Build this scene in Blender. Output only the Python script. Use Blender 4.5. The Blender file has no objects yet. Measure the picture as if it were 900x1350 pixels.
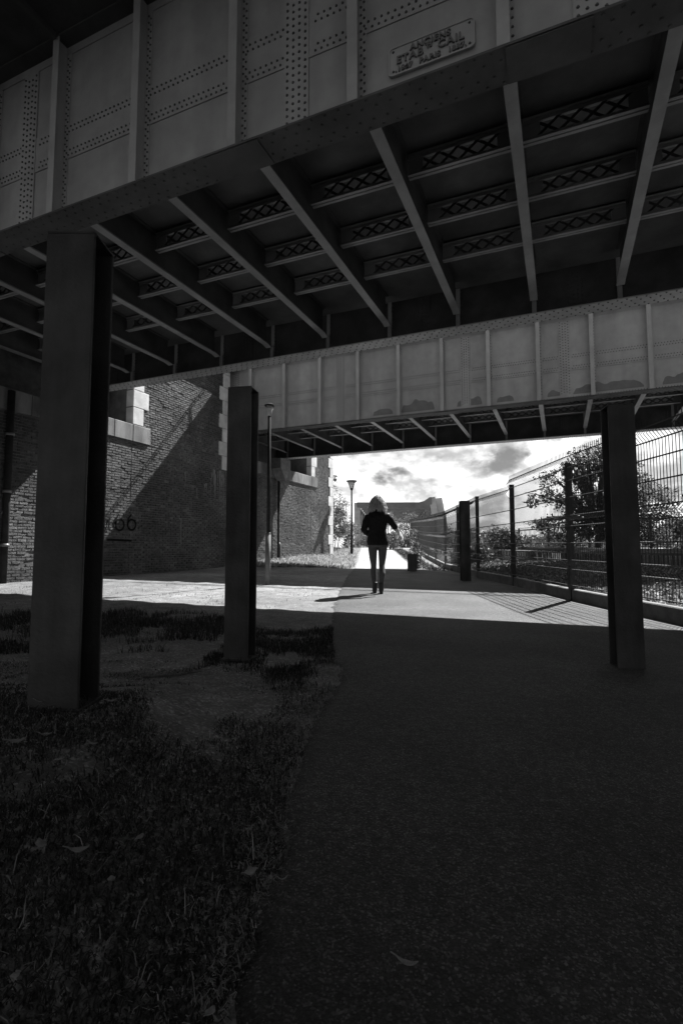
import bpy, bmesh, math, random
import numpy as np
from mathutils import Vector, Matrix, Euler, noise as mnoise
random.seed(7); rng = np.random.default_rng(7)
SC = bpy.context.scene
COL = SC.collection
pi = math.pi

# ------------------------------------------------------------------ camera, sky, sun, exposure
YAW = 0.4038                       # the view is turned 23 degrees off the bridges' cross axis
CG, SG = math.cos(YAW), math.sin(YAW)
def W(X, Y, z=0.0):                # path frame (X right, Y along the path) -> world (x along the girders, y across)
    return Vector((CG*X - SG*Y, SG*X + CG*Y, z))
cam_d = bpy.data.cameras.new('camera'); cam = bpy.data.objects.new('camera', cam_d); COL.objects.link(cam)
cam_d.sensor_fit = 'VERTICAL'; cam_d.sensor_height = 36; cam_d.lens = 18.013
cam_d.clip_start = 0.05; cam_d.clip_end = 5000
cam.location = (0, 0, 0.8); cam.rotation_euler = (pi/2 + 0.0733, 0, YAW)
SC.camera = cam
SUNV = Vector((0.25, 0.85, 1.0)).normalized()
elev = math.asin(SUNV.z); azim = math.atan2(SUNV.x, SUNV.y)
sun_d = bpy.data.lights.new('sun', 'SUN'); sun = bpy.data.objects.new('sun', sun_d); COL.objects.link(sun)
sun_d.energy = 5.0; sun_d.angle = math.radians(0.5); sun_d.color = (1, 1, 1)
sun.rotation_euler = SUNV.to_track_quat('Z', 'Y').to_euler()
SC.view_settings.view_transform = 'Standard'; SC.view_settings.look = 'None'
SC.view_settings.exposure = 1.45; SC.view_settings.gamma = 1.0
SC.view_settings.use_curve_mapping = False

wd = bpy.data.worlds.new('World'); SC.world = wd; wd.use_nodes = True
nt = wd.node_tree; nt.nodes.clear()
def N(t, k, **kw):
    n = t.nodes.new(k)
    for a, b in kw.items(): setattr(n, a, b)
    return n
def math_node(t, op, a, b=None, c=None, clamp=False):
    n = N(t, 'ShaderNodeMath', operation=op); n.use_clamp = clamp
    for i, v in enumerate((a, b, c)):
        if v is None: continue
        if isinstance(v, (int, float)): n.inputs[i].default_value = v
        else: t.links.new(v, n.inputs[i])
    return n.outputs[0]
def maprange(t, v, a, b, c, d, smooth=False):
    n = N(t, 'ShaderNodeMapRange'); n.clamp = True
    if smooth: n.interpolation_type = 'SMOOTHSTEP'
    t.links.new(v, n.inputs[0])
    for i, q in enumerate((a, b, c, d)): n.inputs[i+1].default_value = q
    return n.outputs[0]
def build_world():
    L = nt.links.new
    sky = N(nt, 'ShaderNodeTexSky', sky_type='NISHITA'); sky.sun_disc = False
    sky.sun_elevation = elev; sky.sun_rotation = azim
    sep = N(nt, 'ShaderNodeSeparateColor'); L(sky.outputs[0], sep.inputs[0])
    blue_sky = math_node(nt, 'MULTIPLY', sep.outputs[0], 0.4)        # black and white film behind a red filter
    tc = N(nt, 'ShaderNodeTexCoord'); s3 = N(nt, 'ShaderNodeSeparateXYZ'); L(tc.outputs['Generated'], s3.inputs[0])
    zc = math_node(nt, 'ADD', math_node(nt, 'MAXIMUM', s3.outputs[2], 0.0), 0.60)
    cx = math_node(nt, 'DIVIDE', s3.outputs[0], zc); cy = math_node(nt, 'DIVIDE', s3.outputs[1], zc)
    cz = math_node(nt, 'MULTIPLY', s3.outputs[2], 1.2)
    cv = N(nt, 'ShaderNodeCombineXYZ'); L(cx, cv.inputs[0]); L(cy, cv.inputs[1]); L(cz, cv.inputs[2])
    def cloud(off, scale, detail, rough=0.55, dist=0.25):
        ad = N(nt, 'ShaderNodeVectorMath', operation='ADD'); L(cv.outputs[0], ad.inputs[0]); ad.inputs[1].default_value = off
        n = N(nt, 'ShaderNodeTexNoise'); n.inputs['Scale'].default_value = scale; n.inputs['Detail'].default_value = detail
        n.inputs['Roughness'].default_value = rough; n.inputs['Distortion'].default_value = dist
        L(ad.outputs[0], n.inputs['Vector']); return n.outputs[0]
    c1 = cloud((3.1, 1.7, 0.4), 6.6, 9, .55, .1); c2 = cloud((3.115, 1.665, 0.375), 6.6, 9, .55, .1); c3 = cloud((9.0, 2.0, 1.0), 2.4, 3, .5, .1)
    thin = maprange(nt, s3.outputs[2], 0.05, 0.55, 0.0, 0.17)          # heaped up towards the horizon, broken overhead
    mask = maprange(nt, math_node(nt, 'SUBTRACT', c1, thin), 0.26, 0.40, 0, 1, True)
    relief = math_node(nt, 'SUBTRACT', c1, c2)                       # lit crowns, grey bases
    puff = maprange(nt, relief, -0.085, 0.085, 0.58, 1.08, True)
    veil = maprange(nt, c3, 0.36, 0.64, 1.0, 0.72, True)
    cl = math_node(nt, 'MULTIPLY', puff, veil)
    dt = N(nt, 'ShaderNodeVectorMath', operation='DOT_PRODUCT'); L(tc.outputs['Generated'], dt.inputs[0]); dt.inputs[1].default_value = SUNV
    cl = math_node(nt, 'MULTIPLY', cl, maprange(nt, dt.outputs['Value'], -1.0, 1.0, 1.6, 12.0))   # clouds scatter forward, brighter towards the sun
    mx = N(nt, 'ShaderNodeMix'); mx.data_type = 'FLOAT'
    L(mask, mx.inputs[0]); L(blue_sky, mx.inputs[2]); L(cl, mx.inputs[3])
    bg = N(nt, 'ShaderNodeBackground'); L(mx.outputs[0], bg.inputs[0]); bg.inputs[1].default_value = 0.05
    out = N(nt, 'ShaderNodeOutputWorld'); L(bg.outputs[0], out.inputs[0])
build_world()

# ------------------------------------------------------------------ materials
MATS = {}
def mat(name, lo, hi, rough=0.6, scale=3.0, detail=6, bump=0.0, bscale=40.0, metal=0.0, stretch=(1, 1, 1), spec=0.5,
        island=0.0, speck=0.0, sscale=200, trans=0.0, patch=None, contrast=(0.35, 0.65)):
    m = bpy.data.materials.new(name); m.use_nodes = True; t = m.node_tree; L = t.links.new
    b = t.nodes['Principled BSDF']
    geo = N(t, 'ShaderNodeNewGeometry')
    mp = N(t, 'ShaderNodeMapping'); L(geo.outputs['Position'], mp.inputs[0]); mp.inputs['Scale'].default_value = stretch
    n1 = N(t, 'ShaderNodeTexNoise'); n1.inputs['Scale'].default_value = scale; n1.inputs['Detail'].default_value = detail
    n1.inputs['Roughness'].default_value = 0.6
    L(mp.outputs[0], n1.inputs['Vector'])
    v = maprange(t, n1.outputs[0], contrast[0], contrast[1], lo, hi)
    if patch:                                    # a second, larger stain pattern
        n2 = N(t, 'ShaderNodeTexNoise'); n2.inputs['Scale'].default_value = patch[0]; n2.inputs['Detail'].default_value = 5
        mp2 = N(t, 'ShaderNodeMapping'); L(geo.outputs['Position'], mp2.inputs[0])
        mp2.inputs['Scale'].default_value = patch[3] if len(patch) > 3 else (1, 1, 1); mp2.inputs['Location'].default_value = (4.3, 1.7, 8.1)
        L(mp2.outputs[0], n2.inputs['Vector'])
        v = math_node(t, 'MULTIPLY', v, maprange(t, n2.outputs[0], 0.4, 0.66, patch[1], patch[2]))
    if island:
        oi = N(t, 'ShaderNodeObjectInfo')
        r = math_node(t, 'FRACT', math_node(t, 'ADD', geo.outputs['Random Per Island'], oi.outputs['Random']))
        v = math_node(t, 'MULTIPLY', v, maprange(t, r, 0, 1, 1-island, 1+island))
    if speck:
        vo = N(t, 'ShaderNodeTexVoronoi'); vo.inputs['Scale'].default_value = sscale; L(geo.outputs['Position'], vo.inputs['Vector'])
        sc = N(t, 'ShaderNodeSeparateColor'); L(vo.outputs['Color'], sc.inputs[0])
        v = math_node(t, 'MULTIPLY', v, maprange(t, math_node(t, 'POWER', sc.outputs[0], 5.0), 0, 1, 1-speck*0.25, 1+speck*1.8))
    cc = N(t, 'ShaderNodeCombineColor')
    for i in range(3): L(v, cc.inputs[i])
    L(cc.outputs[0], b.inputs['Base Color'])
    b.inputs['Roughness'].default_value = rough; b.inputs['Metallic'].default_value = metal
    b.inputs['Specular IOR Level'].default_value = spec
    if bump:
        nb = N(t, 'ShaderNodeTexNoise'); nb.inputs['Scale'].default_value = bscale; nb.inputs['Detail'].default_value = 5
        L(geo.outputs['Position'], nb.inputs['Vector'])
        bp = N(t, 'ShaderNodeBump'); bp.inputs['Strength'].default_value = bump; bp.inputs['Distance'].default_value = 0.02
        L(nb.outputs[0], bp.inputs['Height']); L(bp.outputs[0], b.inputs['Normal'])
    if trans:
        tr = N(t, 'ShaderNodeBsdfTranslucent'); L(cc.outputs[0], tr.inputs[0])
        ms = N(t, 'ShaderNodeMixShader'); ms.inputs[0].default_value = trans
        L(b.outputs[0], ms.inputs[1]); L(tr.outputs[0], ms.inputs[2])
        L(ms.outputs[0], t.nodes['Material Output'].inputs[0])
    MATS[name] = m; return m
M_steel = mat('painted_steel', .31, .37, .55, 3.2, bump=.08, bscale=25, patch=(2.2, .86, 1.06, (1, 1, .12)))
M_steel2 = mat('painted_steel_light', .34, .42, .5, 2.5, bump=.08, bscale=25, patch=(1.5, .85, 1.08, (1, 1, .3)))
M_letter = mat('cast_letter', .10, .15, .5, 6)
M_beam = mat('beam_steel', .24, .32, .5, 2.5, bump=.08, bscale=25, patch=(1.5, .8, 1.08, (1, .3, 1)))
M_rivet = mat('rivet_steel', .05, .08, .5, 6)
M_soot_shade = mat('soot_shade_steel', .04, .08, .7, 2.0, bump=.1, bscale=18)  # soot on beam webs; on the near flange, shade put into the colour
M_deck = mat('deck_plate', .07, .12, .75, 1.6, bump=.15, bscale=9, patch=(.5, .7, 1.2))
M_overpaint = mat('cover_paint', .13, .17, .6, 5)
M_corten = mat('weathered_plate', .042, .085, .55, 5, bump=.2, bscale=60, stretch=(1, 1, .15), patch=(3.0, .65, 1.3), spec=.35)
M_brick = mat('brick_clay', .04, .12, .85, 9, bump=.8, bscale=55, island=.26, patch=(.7, .6, 1.45))
M_mortar = mat('lime_mortar', .09, .15, .9, 5, bump=.4, bscale=60, patch=(.8, .7, 1.2))
M_stone = mat('dressed_stone', .54, .70, .8, 4, bump=.25, bscale=40, island=.06, patch=(1.2, .8, 1.08))
M_ledge = mat('stained_stone', .09, .27, .85, 2.5, bump=.3, bscale=30, stretch=(1, 1, .3), patch=(1.1, .6, 1.2, (1, 1, .25)))
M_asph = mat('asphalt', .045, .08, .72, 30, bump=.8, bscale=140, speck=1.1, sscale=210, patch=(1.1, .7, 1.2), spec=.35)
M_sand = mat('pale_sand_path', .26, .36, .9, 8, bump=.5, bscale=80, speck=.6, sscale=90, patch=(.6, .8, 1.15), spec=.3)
M_dirt = mat('trodden_dirt', .11, .20, .75, 5, bump=.8, bscale=60, speck=.7, sscale=90, patch=(.45, .72, 1.25), spec=.4)
M_conc = mat('grey_concrete', .13, .22, .85, 6, bump=.3, bscale=80, patch=(1.4, .75, 1.1))
M_blade = mat('grass_blade', .022, .055, .6, 2.5, island=.5, trans=.25, spec=.3)
M_straw = mat('dry_straw', .16, .36, .75, 8, island=.4, trans=.15)
M_drygrass = mat('dry_bank_grass', .18, .34, .75, 3, island=.4, trans=.25)
M_leafd = mat('dry_leaf', .18, .34, .7, 40, bump=.3, bscale=90, island=.2, trans=.1)
M_leaf = mat('tree_leaf', .07, .13, .6, 3, island=.3, trans=.45)
M_leafb = mat('bush_leaf', .11, .22, .5, 3, island=.5, trans=.35)
M_ivy = mat('ground_cover_leaf', .09, .2, .7, 5, island=.5, trans=.2)
M_bark = mat('bark', .06, .12, .9, 20, bump=.6, bscale=40, stretch=(1, 1, .3))
M_fence = mat('fence_steel', .035, .055, .45, 5)
M_black = mat('dark_metal', .02, .035, .9, 6, spec=.1)
M_pole = mat('pole_grey', .12, .17, .4, 6, stretch=(1, 1, .3))
M_glass = mat('lamp_glass', .5, .6, .2, 6)
M_ballast = mat('ballast', .12, .24, .95, 8, bump=.9, bscale=25, speck=.7, sscale=24)
M_rail = mat('rail_steel', .10, .16, .4, 6)
M_paintmark = mat('black_spray_paint', .012, .02, .95, 6, spec=.03)
M_lime = mat('lime_streak', .13, .22, .9, 3, stretch=(2, 2, .25))
M_pale = mat('pale_cloth', .76, .84, .7, 20, trans=.6)
M_skin = mat('skin', .55, .62, .5, 20)
M_jacket = mat('black_cloth', .012, .022, .9, 30, bump=.4, bscale=60, spec=.2)
M_jeans = mat('grey_denim', .085, .12, .9, 60, bump=.3, bscale=120, spec=.2)
M_hair = mat('blond_hair', .6, .78, .5, 30, island=.25, trans=.5)
M_boot = mat('dark_leather', .02, .035, .45, 20)
M_truss = mat('distant_truss_steel', .10, .16, .6, .6)
M_trussl = mat('truss_pale_paint', .28, .42, .6, .8)

# ------------------------------------------------------------------ helpers
class MB:
    def __init__(s): s.v = []; s.f = []
    def add(s, vs, fs):
        o = len(s.v); s.v.extend([tuple(v) for v in vs]); s.f.extend([tuple(i+o for i in f) for f in fs]); return s
    def box(s, x0, x1, y0, y1, z0, z1):
        return s.add([(x0,y0,z0),(x1,y0,z0),(x1,y1,z0),(x0,y1,z0),(x0,y0,z1),(x1,y0,z1),(x1,y1,z1),(x0,y1,z1)],
                     [(0,3,2,1),(4,5,6,7),(0,1,5,4),(1,2,6,5),(2,3,7,6),(3,0,4,7)])
    def bar(s, a, b, w, t, up=(0, 0, 1)):            # rectangular bar from a to b, w across, t along 'up'
        a, b = Vector(a), Vector(b); d = (b-a).normalized(); u = Vector(up)
        sx = d.cross(u)
        if sx.length < 1e-4: sx = d.cross(Vector((1, 0, 0)))
        sx.normalize(); uu = sx.cross(d).normalized(); sx = sx*(w/2); uu = uu*(t/2)
        vs = [a-sx-uu, a+sx-uu, a+sx+uu, a-sx+uu, b-sx-uu, b+sx-uu, b+sx+uu, b-sx+uu]
        return s.add(vs, [(0,1,2,3)[::-1],(4,5,6,7),(0,1,5,4),(1,2,6,5),(2,3,7,6),(3,0,4,7)])
    def tube(s, pts, rad, n=8, cap=True):
        pts = [Vector(p) for p in pts]; rads = rad if isinstance(rad, (list, tuple)) else [rad]*len(pts)
        o = len(s.v); ref = Vector((0.13, 0.97, 0.21))
        for i, p in enumerate(pts):
            d = (pts[min(i+1, len(pts)-1)] - pts[max(i-1, 0)]).normalized()
            a = d.cross(ref)
            if a.length < 0.05: a = d.cross(Vector((1, 0, 0)))
            a.normalize(); b = d.cross(a)
            r = rads[i]; rx, ry = (r if isinstance(r, (list, tuple)) else (r, r))
            for k in range(n):
                t = 2*pi*k/n; s.v.append(tuple(p + a*(math.cos(t)*rx) + b*(math.sin(t)*ry)))
        for i in range(len(pts)-1):
            for k in range(n):
                s.f.append((o+i*n+k, o+i*n+(k+1) % n, o+(i+1)*n+(k+1) % n, o+(i+1)*n+k))
        if cap:
            s.f.append(tuple(o+k for k in range(n))[::-1]); s.f.append(tuple(o+(len(pts)-1)*n+k for k in range(n)))
        return s
    def loft(s, rings, n=16):                          # rings: (x, y, z, rx, ry) stacked along z
        o = len(s.v)
        for (x, y, z, rx, ry) in rings:
            for k in range(n):
                t = 2*pi*k/n; s.v.append((x+math.cos(t)*rx, y+math.sin(t)*ry, z))
        for i in range(len(rings)-1):
            for k in range(n):
                s.f.append((o+i*n+k, o+i*n+(k+1) % n, o+(i+1)*n+(k+1) % n, o+(i+1)*n+k))
        s.f.append(tuple(o+k for k in range(n))[::-1]); s.f.append(tuple(o+(len(rings)-1)*n+k for k in range(n)))
        return s
    def rivet(s, c, ax, r=.017, h=.011):               # low domed rivet head, ax = outward normal
        c = Vector(c); ax = Vector(ax); a = ax.orthogonal().normalized(); b = ax.cross(a); o = len(s.v)
        for rr, hh in ((r, 0), (r*.62, h)):
            for k in range(6):
                t = pi*k/3; s.v.append(tuple(c + a*(rr*math.cos(t)) + b*(rr*math.sin(t)) + ax*hh))
        for k in range(6): s.f.append((o+k, o+(k+1) % 6, o+6+(k+1) % 6, o+6+k))
        s.f.append(tuple(o+6+k for k in range(6))); return s
    def mesh(s, name, m, smooth=False):
        me = bpy.data.meshes.new(name); me.from_pydata(s.v, [], s.f); me.materials.append(m)
        if smooth: me.polygons.foreach_set('use_smooth', [True]*len(me.polygons))
        me.update(); return me
    def build(s, name, m, parent=None, smooth=False, loc=None, bevel=0):
        me = s.mesh(name, m, smooth)
        if bevel:
            bm = bmesh.new(); bm.from_mesh(me)
            bmesh.ops.bevel(bm, geom=bm.edges[:], offset=bevel, segments=1, affect='EDGES', profile=.5, clamp_overlap=True)
            bm.to_mesh(me); bm.free()
        return link(name, me, parent, loc)
def link(name, data, parent=None, loc=None):
    o = bpy.data.objects.new(name, data); COL.objects.link(o)
    if parent: o.parent = parent
    if loc is not None: o.location = loc
    return o
def tag(o, label=None, cat=None, group=None, kind=None):
    for k, v in (('label', label), ('category', cat), ('group', group), ('kind', kind)):
        if v: o[k] = v
    return o
def thing(name, label, cat, loc=(0, 0, 0), rz=0, group=None):
    o = bpy.data.objects.new(name, None); COL.objects.link(o); o.location = loc; o.rotation_euler = (0, 0, rz)
    return tag(o, label, cat, group)
def npmesh(name, V, F, m, smooth=False):               # V (n,3), F (k,q) with one face size
    me = bpy.data.meshes.new(name); q = F.shape[1]
    me.vertices.add(len(V)); me.vertices.foreach_set('co', np.ascontiguousarray(V, dtype=np.float32).ravel())
    me.loops.add(F.size); me.loops.foreach_set('vertex_index', np.ascontiguousarray(F, dtype=np.int32).ravel())
    me.polygons.add(len(F)); me.polygons.foreach_set('loop_start', np.arange(0, F.size, q, dtype=np.int32))
    if smooth: me.polygons.foreach_set('use_smooth', np.ones(len(F), dtype=bool))
    me.materials.append(m); me.update(calc_edges=True); me.validate(); return me
def sstep(a, b, x):
    t = np.clip((np.asarray(x, float)-a)/(b-a), 0, 1); return t*t*(3-2*t)

# ------------------------------------------------------------------ ground
GY = [-80, 6, 10, 15, 19.2, 25, 31, 38.4, 60, 120, 900]
GZ = [0, 0, .04, .08, .11, .34, .62, .93, .97, .97, .97]
def path_left(Y): return np.interp(Y, [-5, .9, 1.1, 1.4, 1.75, 2.23, 2.7, 3.08, 3.44, 3.9, 4.39, 6.65, 9, 15, 19, 38, 60],
                                   [-.26, -.21, -.20, -.17, -.18, -.16, -.10, -.03, -.01, -.09, -.13, -.13, -.07, .2, .5, 1.48, 2.6])
def path_right(Y): return np.interp(Y, [-5, 14, 16, 19, 38, 60], [3.47, 3.47, 3.1, 2.72, 3.53, 4.6])
def zg(X, Y):
    X = np.asarray(X, float); Y = np.asarray(Y, float)
    z = np.interp(Y, GY, GZ)
    z = z + .16*sstep(-.25, -1.0, X)*sstep(3.3, 2.2, Y)*sstep(-1, .4, Y)                      # grassy mound by the first post
    z = z + .16*sstep(.4, -2.2, X)*sstep(16, 24, Y)*sstep(60, 34, Y)                            # bank on the left beyond the bridges
    rough = .012*np.sin(X*5.1+Y*2.3)*np.sin(Y*4.3-X*1.9) + .006*np.sin(X*13+1)*np.sin(Y*11+2)
    z = z + rough*sstep(0., -.5, X-path_left(Y))*sstep(30, 8, Y)
    slope = np.interp(X, [3.75, 6.9, 7.02, 7.04, 400], [.03, .34, .36, .68, .72])
    far = np.interp(Y, [-80, 14, 24, 900], [0, 0, .12, .35])
    z = np.where(X > 3.75, np.maximum(z, slope+far*sstep(7, 7.1, X)), z)
    return z
def wz(x, y):                                          # ground height at world x, y
    return float(zg(CG*x+SG*y, -SG*x+CG*y))
def build_ground():
    def axis(parts):
        out = []
        for a, b, st in parts: out += list(np.arange(a, b, st))
        return np.array(sorted(set(np.round(out, 4))))
    xs = axis([(-700, -60, 80), (-60, -14, 6), (-14, -4, .4), (-4, 4.2, .1), (4.2, 9, .3), (9, 40, 4), (40, 701, 60)])
    xs = np.array(sorted(set(list(xs)+[3.75, 6.9, 7.02, 7.04])))
    ys = axis([(-80, -4, 6), (-4, 8, .1), (8, 20, .3), (20, 62, .8), (62, 200, 10), (200, 901, 50)])
    ys = np.array(sorted(set(list(ys)+GY)))
    X, Y = np.meshgrid(xs, ys); Z = zg(X, Y)
    V = np.stack([CG*X-SG*Y, SG*X+CG*Y, Z], -1).reshape(-1, 3)
    nx, ny = len(xs), len(ys); i = np.arange(nx-1)[None, :] + nx*np.arange(ny-1)[:, None]; i = i.ravel()
    F = np.stack([i, i+1, i+nx+1, i+nx], -1)
    o = link('ground', npmesh('ground', V, F, M_dirt, True)); tag(o, 'bare trodden dirt ground under and beyond the bridges', kind='structure')
    def strip(name, ys, m, label, nx=30):
        V = []
        for Y in ys:
            l = float(path_left(Y)) + ((.035*mnoise.noise((Y*4, .3, 1)) + .032*mnoise.noise((Y*11, .7, 4)) + .024*mnoise.noise((Y*31, 2.7, 4))))*(1 if Y < 20 else .6); r = float(path_right(Y))
            X = l + (r-l)*np.linspace(0, 1, nx)**1.3
            Z = zg(X, np.full(nx, Y)) + .010; Z[0] -= .012
            for x, z in zip(X, Z): V.append(W(x, Y, z))
        V = np.array(V); i = (np.arange(nx-1)[None, :] + nx*np.arange(len(ys)-1)[:, None]).ravel()
        o = link(name, npmesh(name, V, np.stack([i, i+1, i+nx+1, i+nx], -1), m, True)); tag(o, label, kind='structure')
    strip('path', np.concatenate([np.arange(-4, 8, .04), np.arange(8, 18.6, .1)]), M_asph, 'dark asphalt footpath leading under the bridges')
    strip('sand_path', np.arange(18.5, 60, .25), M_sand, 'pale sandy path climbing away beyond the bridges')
build_ground()

# ------------------------------------------------------------------ railway bridges
S = 1.4454
G0, G1 = -14.0, 9.0                                    # girder run along x
def girder_meshes(off, zf):
    """meshes of a plate girder, local: y = 0 is the web face plane's centre, -y towards the camera; zf = underside"""
    top = zf + 2.56
    m = {}
    w = MB().box(G0, G1, -.012, .012, zf+.03, top-.03)
    m['web'] = w.mesh('girder_web', M_soot_shade if off else M_steel)
    fl = MB().box(G0, G1, -.20, .20, zf, zf+.025); m['bottom_flange'] = fl.mesh('bottom_flange', M_steel2 if off else M_soot_shade)  # near one dark, far one pale: light from below painted in
    fl = MB().box(G0, G1, -.20, .20, top-.025, top); m['top_flange'] = fl.mesh('top_flange', M_soot_shade)
    an = MB()
    for s in (-1, 1):
        for (z0, z1) in ((zf+.027, zf+.14), (top-.14, top-.027)): an.box(G0, G1, min(s*.014, s*.026), max(s*.014, s*.026), z0, z1)
        an.box(G0, G1, min(s*.028, s*.12), max(s*.028, s*.12), zf+.027, zf+.038)
    m['flange_angle'] = an.mesh('flange_angle', M_soot_shade if off else M_steel)
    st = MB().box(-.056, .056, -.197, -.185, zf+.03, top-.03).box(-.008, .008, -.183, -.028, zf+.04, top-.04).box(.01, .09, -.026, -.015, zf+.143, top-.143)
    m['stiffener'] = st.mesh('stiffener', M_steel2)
    sp = MB().box(-.15, .15, -.030, -.014, zf+.145, top-.145); m['splice_plate'] = sp.mesh('splice_plate', M_soot_shade if off else M_steel)
    bd = MB().box(G0, G1, -.022, -.013, zf+.88, zf+1.40); m['web_band'] = bd.mesh('web_band', M_soot_shade if off else M_steel)
    return m
def girder(bridge, y, zf, u0, splices, inner=False, detail=True):
    m = girder_meshes(inner, zf); top = zf+2.56
    g = link('plate_girder', m['web'], bridge, (0, y, 0))
    for k in ('bottom_flange', 'top_flange', 'flange_angle', 'web_band'): link(k, m[k], g)
    st = m['stiffener']
    if inner: st = MB().box(-.04, .04, -.09, -.015, zf+.05, zf+.33).box(-.04, .04, -.05, -.015, zf+.36, top-.1).mesh('inner_stiffener', M_steel)
    for k in range(-4, 10):
        x = u0 - S*k
        if G0 < x < G1: link('stiffener', st, g, (x, 0, 0))
    for x in splices: link('splice_plate', m['splice_plate'], g, (x, 0, 0))
    if not detail: return g
    rv = MB(); n = (0, -1, 0)
    vis0, vis1 = G0+.2, 3.4
    for x in splices:
        if x > vis1: continue
        for c in (-.11, -.037, .037, .11):
            z = zf+.2 + (.04 if abs(c) < .05 else 0)
            while z < top-.2: rv.rivet((x+c, -.030, z), n); z += .083
    x = vis0
    j = 0
    while x < vis1:
        near_sp = min(abs(x-s) for s in splices) < .19; near_st = min(abs(x-(u0-S*k)) for k in range(-4, 10)) < .07
        if not near_sp and not near_st:
            for z in (.93, 1.0, 1.27, 1.34): rv.rivet((x + (.03 if z in (1.0, 1.34) else 0), -.022, zf+z), n, .015)
        rv.rivet((x, -.026, zf+.085), n, .015)
        x += .072
    for k in range(-4, 10):
        xx = u0 - S*k
        if not (vis0 < xx < vis1): continue
        for c, dz in ((.035, 0), (.07, .045)):
            z = zf+.2+dz
            while z < top-.2: rv.rivet((xx+c, -.026, z), n, .014); z += .09
    o = rv.build('rivets', M_rivet, g); o['kind'] = 'stuff'; rv = MB()
    x = vis0; j = 0
    while x < vis1:                                    # underside of the flange
        j += 1
        for c in ((-.165, .07) if j % 2 else (-.075, .165)): rv.rivet((x, c, zf-.0005), (0, 0, -1), .017)
        x += .075
    o = rv.build('flange_rivets', M_soot_shade, g); o['kind'] = 'stuff'
    # joints of the flange plates
    jt = MB().box(-.35, .35, -.19, .19, zf-.014, zf-.002).mesh('flange_splice', M_soot_shade)
    if not inner:
        for x in (-7.9, -3.25, .02, 4.6): link('flange_splice', jt, g, (x, 0, 0))
    return g
def cross_beam_meshes(y0, y1, zb, zt):
    w = MB().box(-.006, .006, y0, y1, zb+.019, zt).box(-.068, .068, y0, y1, zt+.002, zt+.018)
    b = MB().box(-.068, .068, y0, y1, zb, zb+.018)
    b.box(-.06, -.008, y0+.02, y1-.02, zb+.02, zb+.03).box(.008, .06, y0+.02, y1-.02, zb+.02, zb+.03)
    b.add([(-.067, y1-.02, zb+.001), (.067, y1-.02, zb+.001), (.067, y1+.14, zb-.03), (-.067, y1+.14, zb-.03),
           (-.067, y1-.02, zb+.017), (.067, y1-.02, zb+.017), (.067, y1+.14, zb-.014), (-.067, y1+.14, zb-.014)],
          [(0,3,2,1),(4,5,6,7),(0,1,5,4),(1,2,6,5),(2,3,7,6),(3,0,4,7)])
    return w.mesh('cross_beam', M_soot_shade), b.mesh('beam_flange', M_beam)
def bridge(name, label, yn, yf, zf, u0, splices, zb, lattice_parts, detail=True):
    br = thing(name, label, 'bridge', (0, 0, 0))
    girder(br, yn, zf, u0, splices, detail=detail); girder(br, yf, zf, u0, splices, inner=True, detail=detail)
    top = zf+2.56; zt = zb+.56
    bw_, bf_ = cross_beam_meshes(yn+.03, yf-.36, zb, zt)
    xs = [u0-S*k for k in range(-4, 10) if G0+.3 < u0-S*k < 6]
    for x in xs: link('beam_flange', bf_, link('cross_beam', bw_, br, (x, 0, 0)))
    MB().box(G0, G1, yn+.02, yf-.02, zt+.02, zt+.10).build('deck', M_deck, br)
    MB().box(G0, G1, yn+.6, yf-.6, zt+.102, zt+.40).build('track_bed', M_ballast, br)
    if not detail: return br
    zs = zb+.25; h = .30
    L_ = S-.10
    chord = MB().box(-L_/2, L_/2, -.055, -.008, zs, zs+.014).box(-L_/2, L_/2, .008, .055, zs, zs+.014) \
        .box(-L_/2, L_/2, -.022, -.008, zs+.016, zs+.06).box(-L_/2, L_/2, .008, .022, zs+.016, zs+.06).mesh('bottom_chord', M_beam)
    tch = MB().box(-L_/2, L_/2, -.05, .05, zs+h-.012, zs+h).box(-L_/2, L_/2, -.02, .02, zs+h-.06, zs+h-.014).mesh('top_chord', M_steel)
    endp = MB().box(-.10, .10, -.006, .006, zs+.061, zs+h-.061).mesh('end_plate', M_steel)
    nb = 4; bw = (L_-.36)/nb
    b1 = MB().bar((-bw*.62, -.013, zs+.03), (bw*.62, -.013, zs+h-.03), .006, .036).mesh('lattice_bar', M_soot_shade)
    b2 = MB().bar((bw*.62, .013, zs+.03), (-bw*.62, .013, zs+h-.03), .006, .036).mesh('lattice_bar', M_soot_shade)
    mid = (yn+yf)/2 + .0
    allb = MB()
    for k in range(nb):
        c = -L_/2+.18+bw*(k+.5)
        allb.bar((c-bw*.62, -.013, zs+.03), (c+bw*.62, -.013, zs+h-.03), .006, .036).bar((c+bw*.62, .013, zs+.03), (c-bw*.62, .013, zs+h-.03), .006, .036)
    allm = allb.mesh('lattice_bars', M_soot_shade)
    for dy in (-1.085, 0, 1.085):
        for x in xs[:-1]:
            c = x - S/2
            s = link('lattice_stringer', chord, br, (c, mid+dy, 0))
            link('top_chord', tch, s)
            link('end_plate', endp, s, (-L_/2+.1, 0, 0)); link('end_plate', endp, s, (L_/2-.1, 0, 0))
            if lattice_parts and -9 < c < 3.2:
                for k in range(nb):
                    cc = -L_/2+.18+bw*(k+.5)
                    link('lattice_bar', b1, s, (cc, 0, 0)); link('lattice_bar', b2, s, (cc, 0, 0))
            else:
                link('lattice_bracing', allm, s)
    hr = MB()
    for z in (.74, .86): hr.tube([(G0, yn, top+z), (G1, yn, top+z)], .022, 6)
    k = G0+.4
    while k < G1: hr.box(k-.02, k+.02, yn-.02, yn+.02, top+.002, top+.86); k += 2.89
    hr.build('handrail', M_black, br)
    return br
SPL = [-11.18, -6.84, -2.51, .38, 4.7, 7.6]
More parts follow.
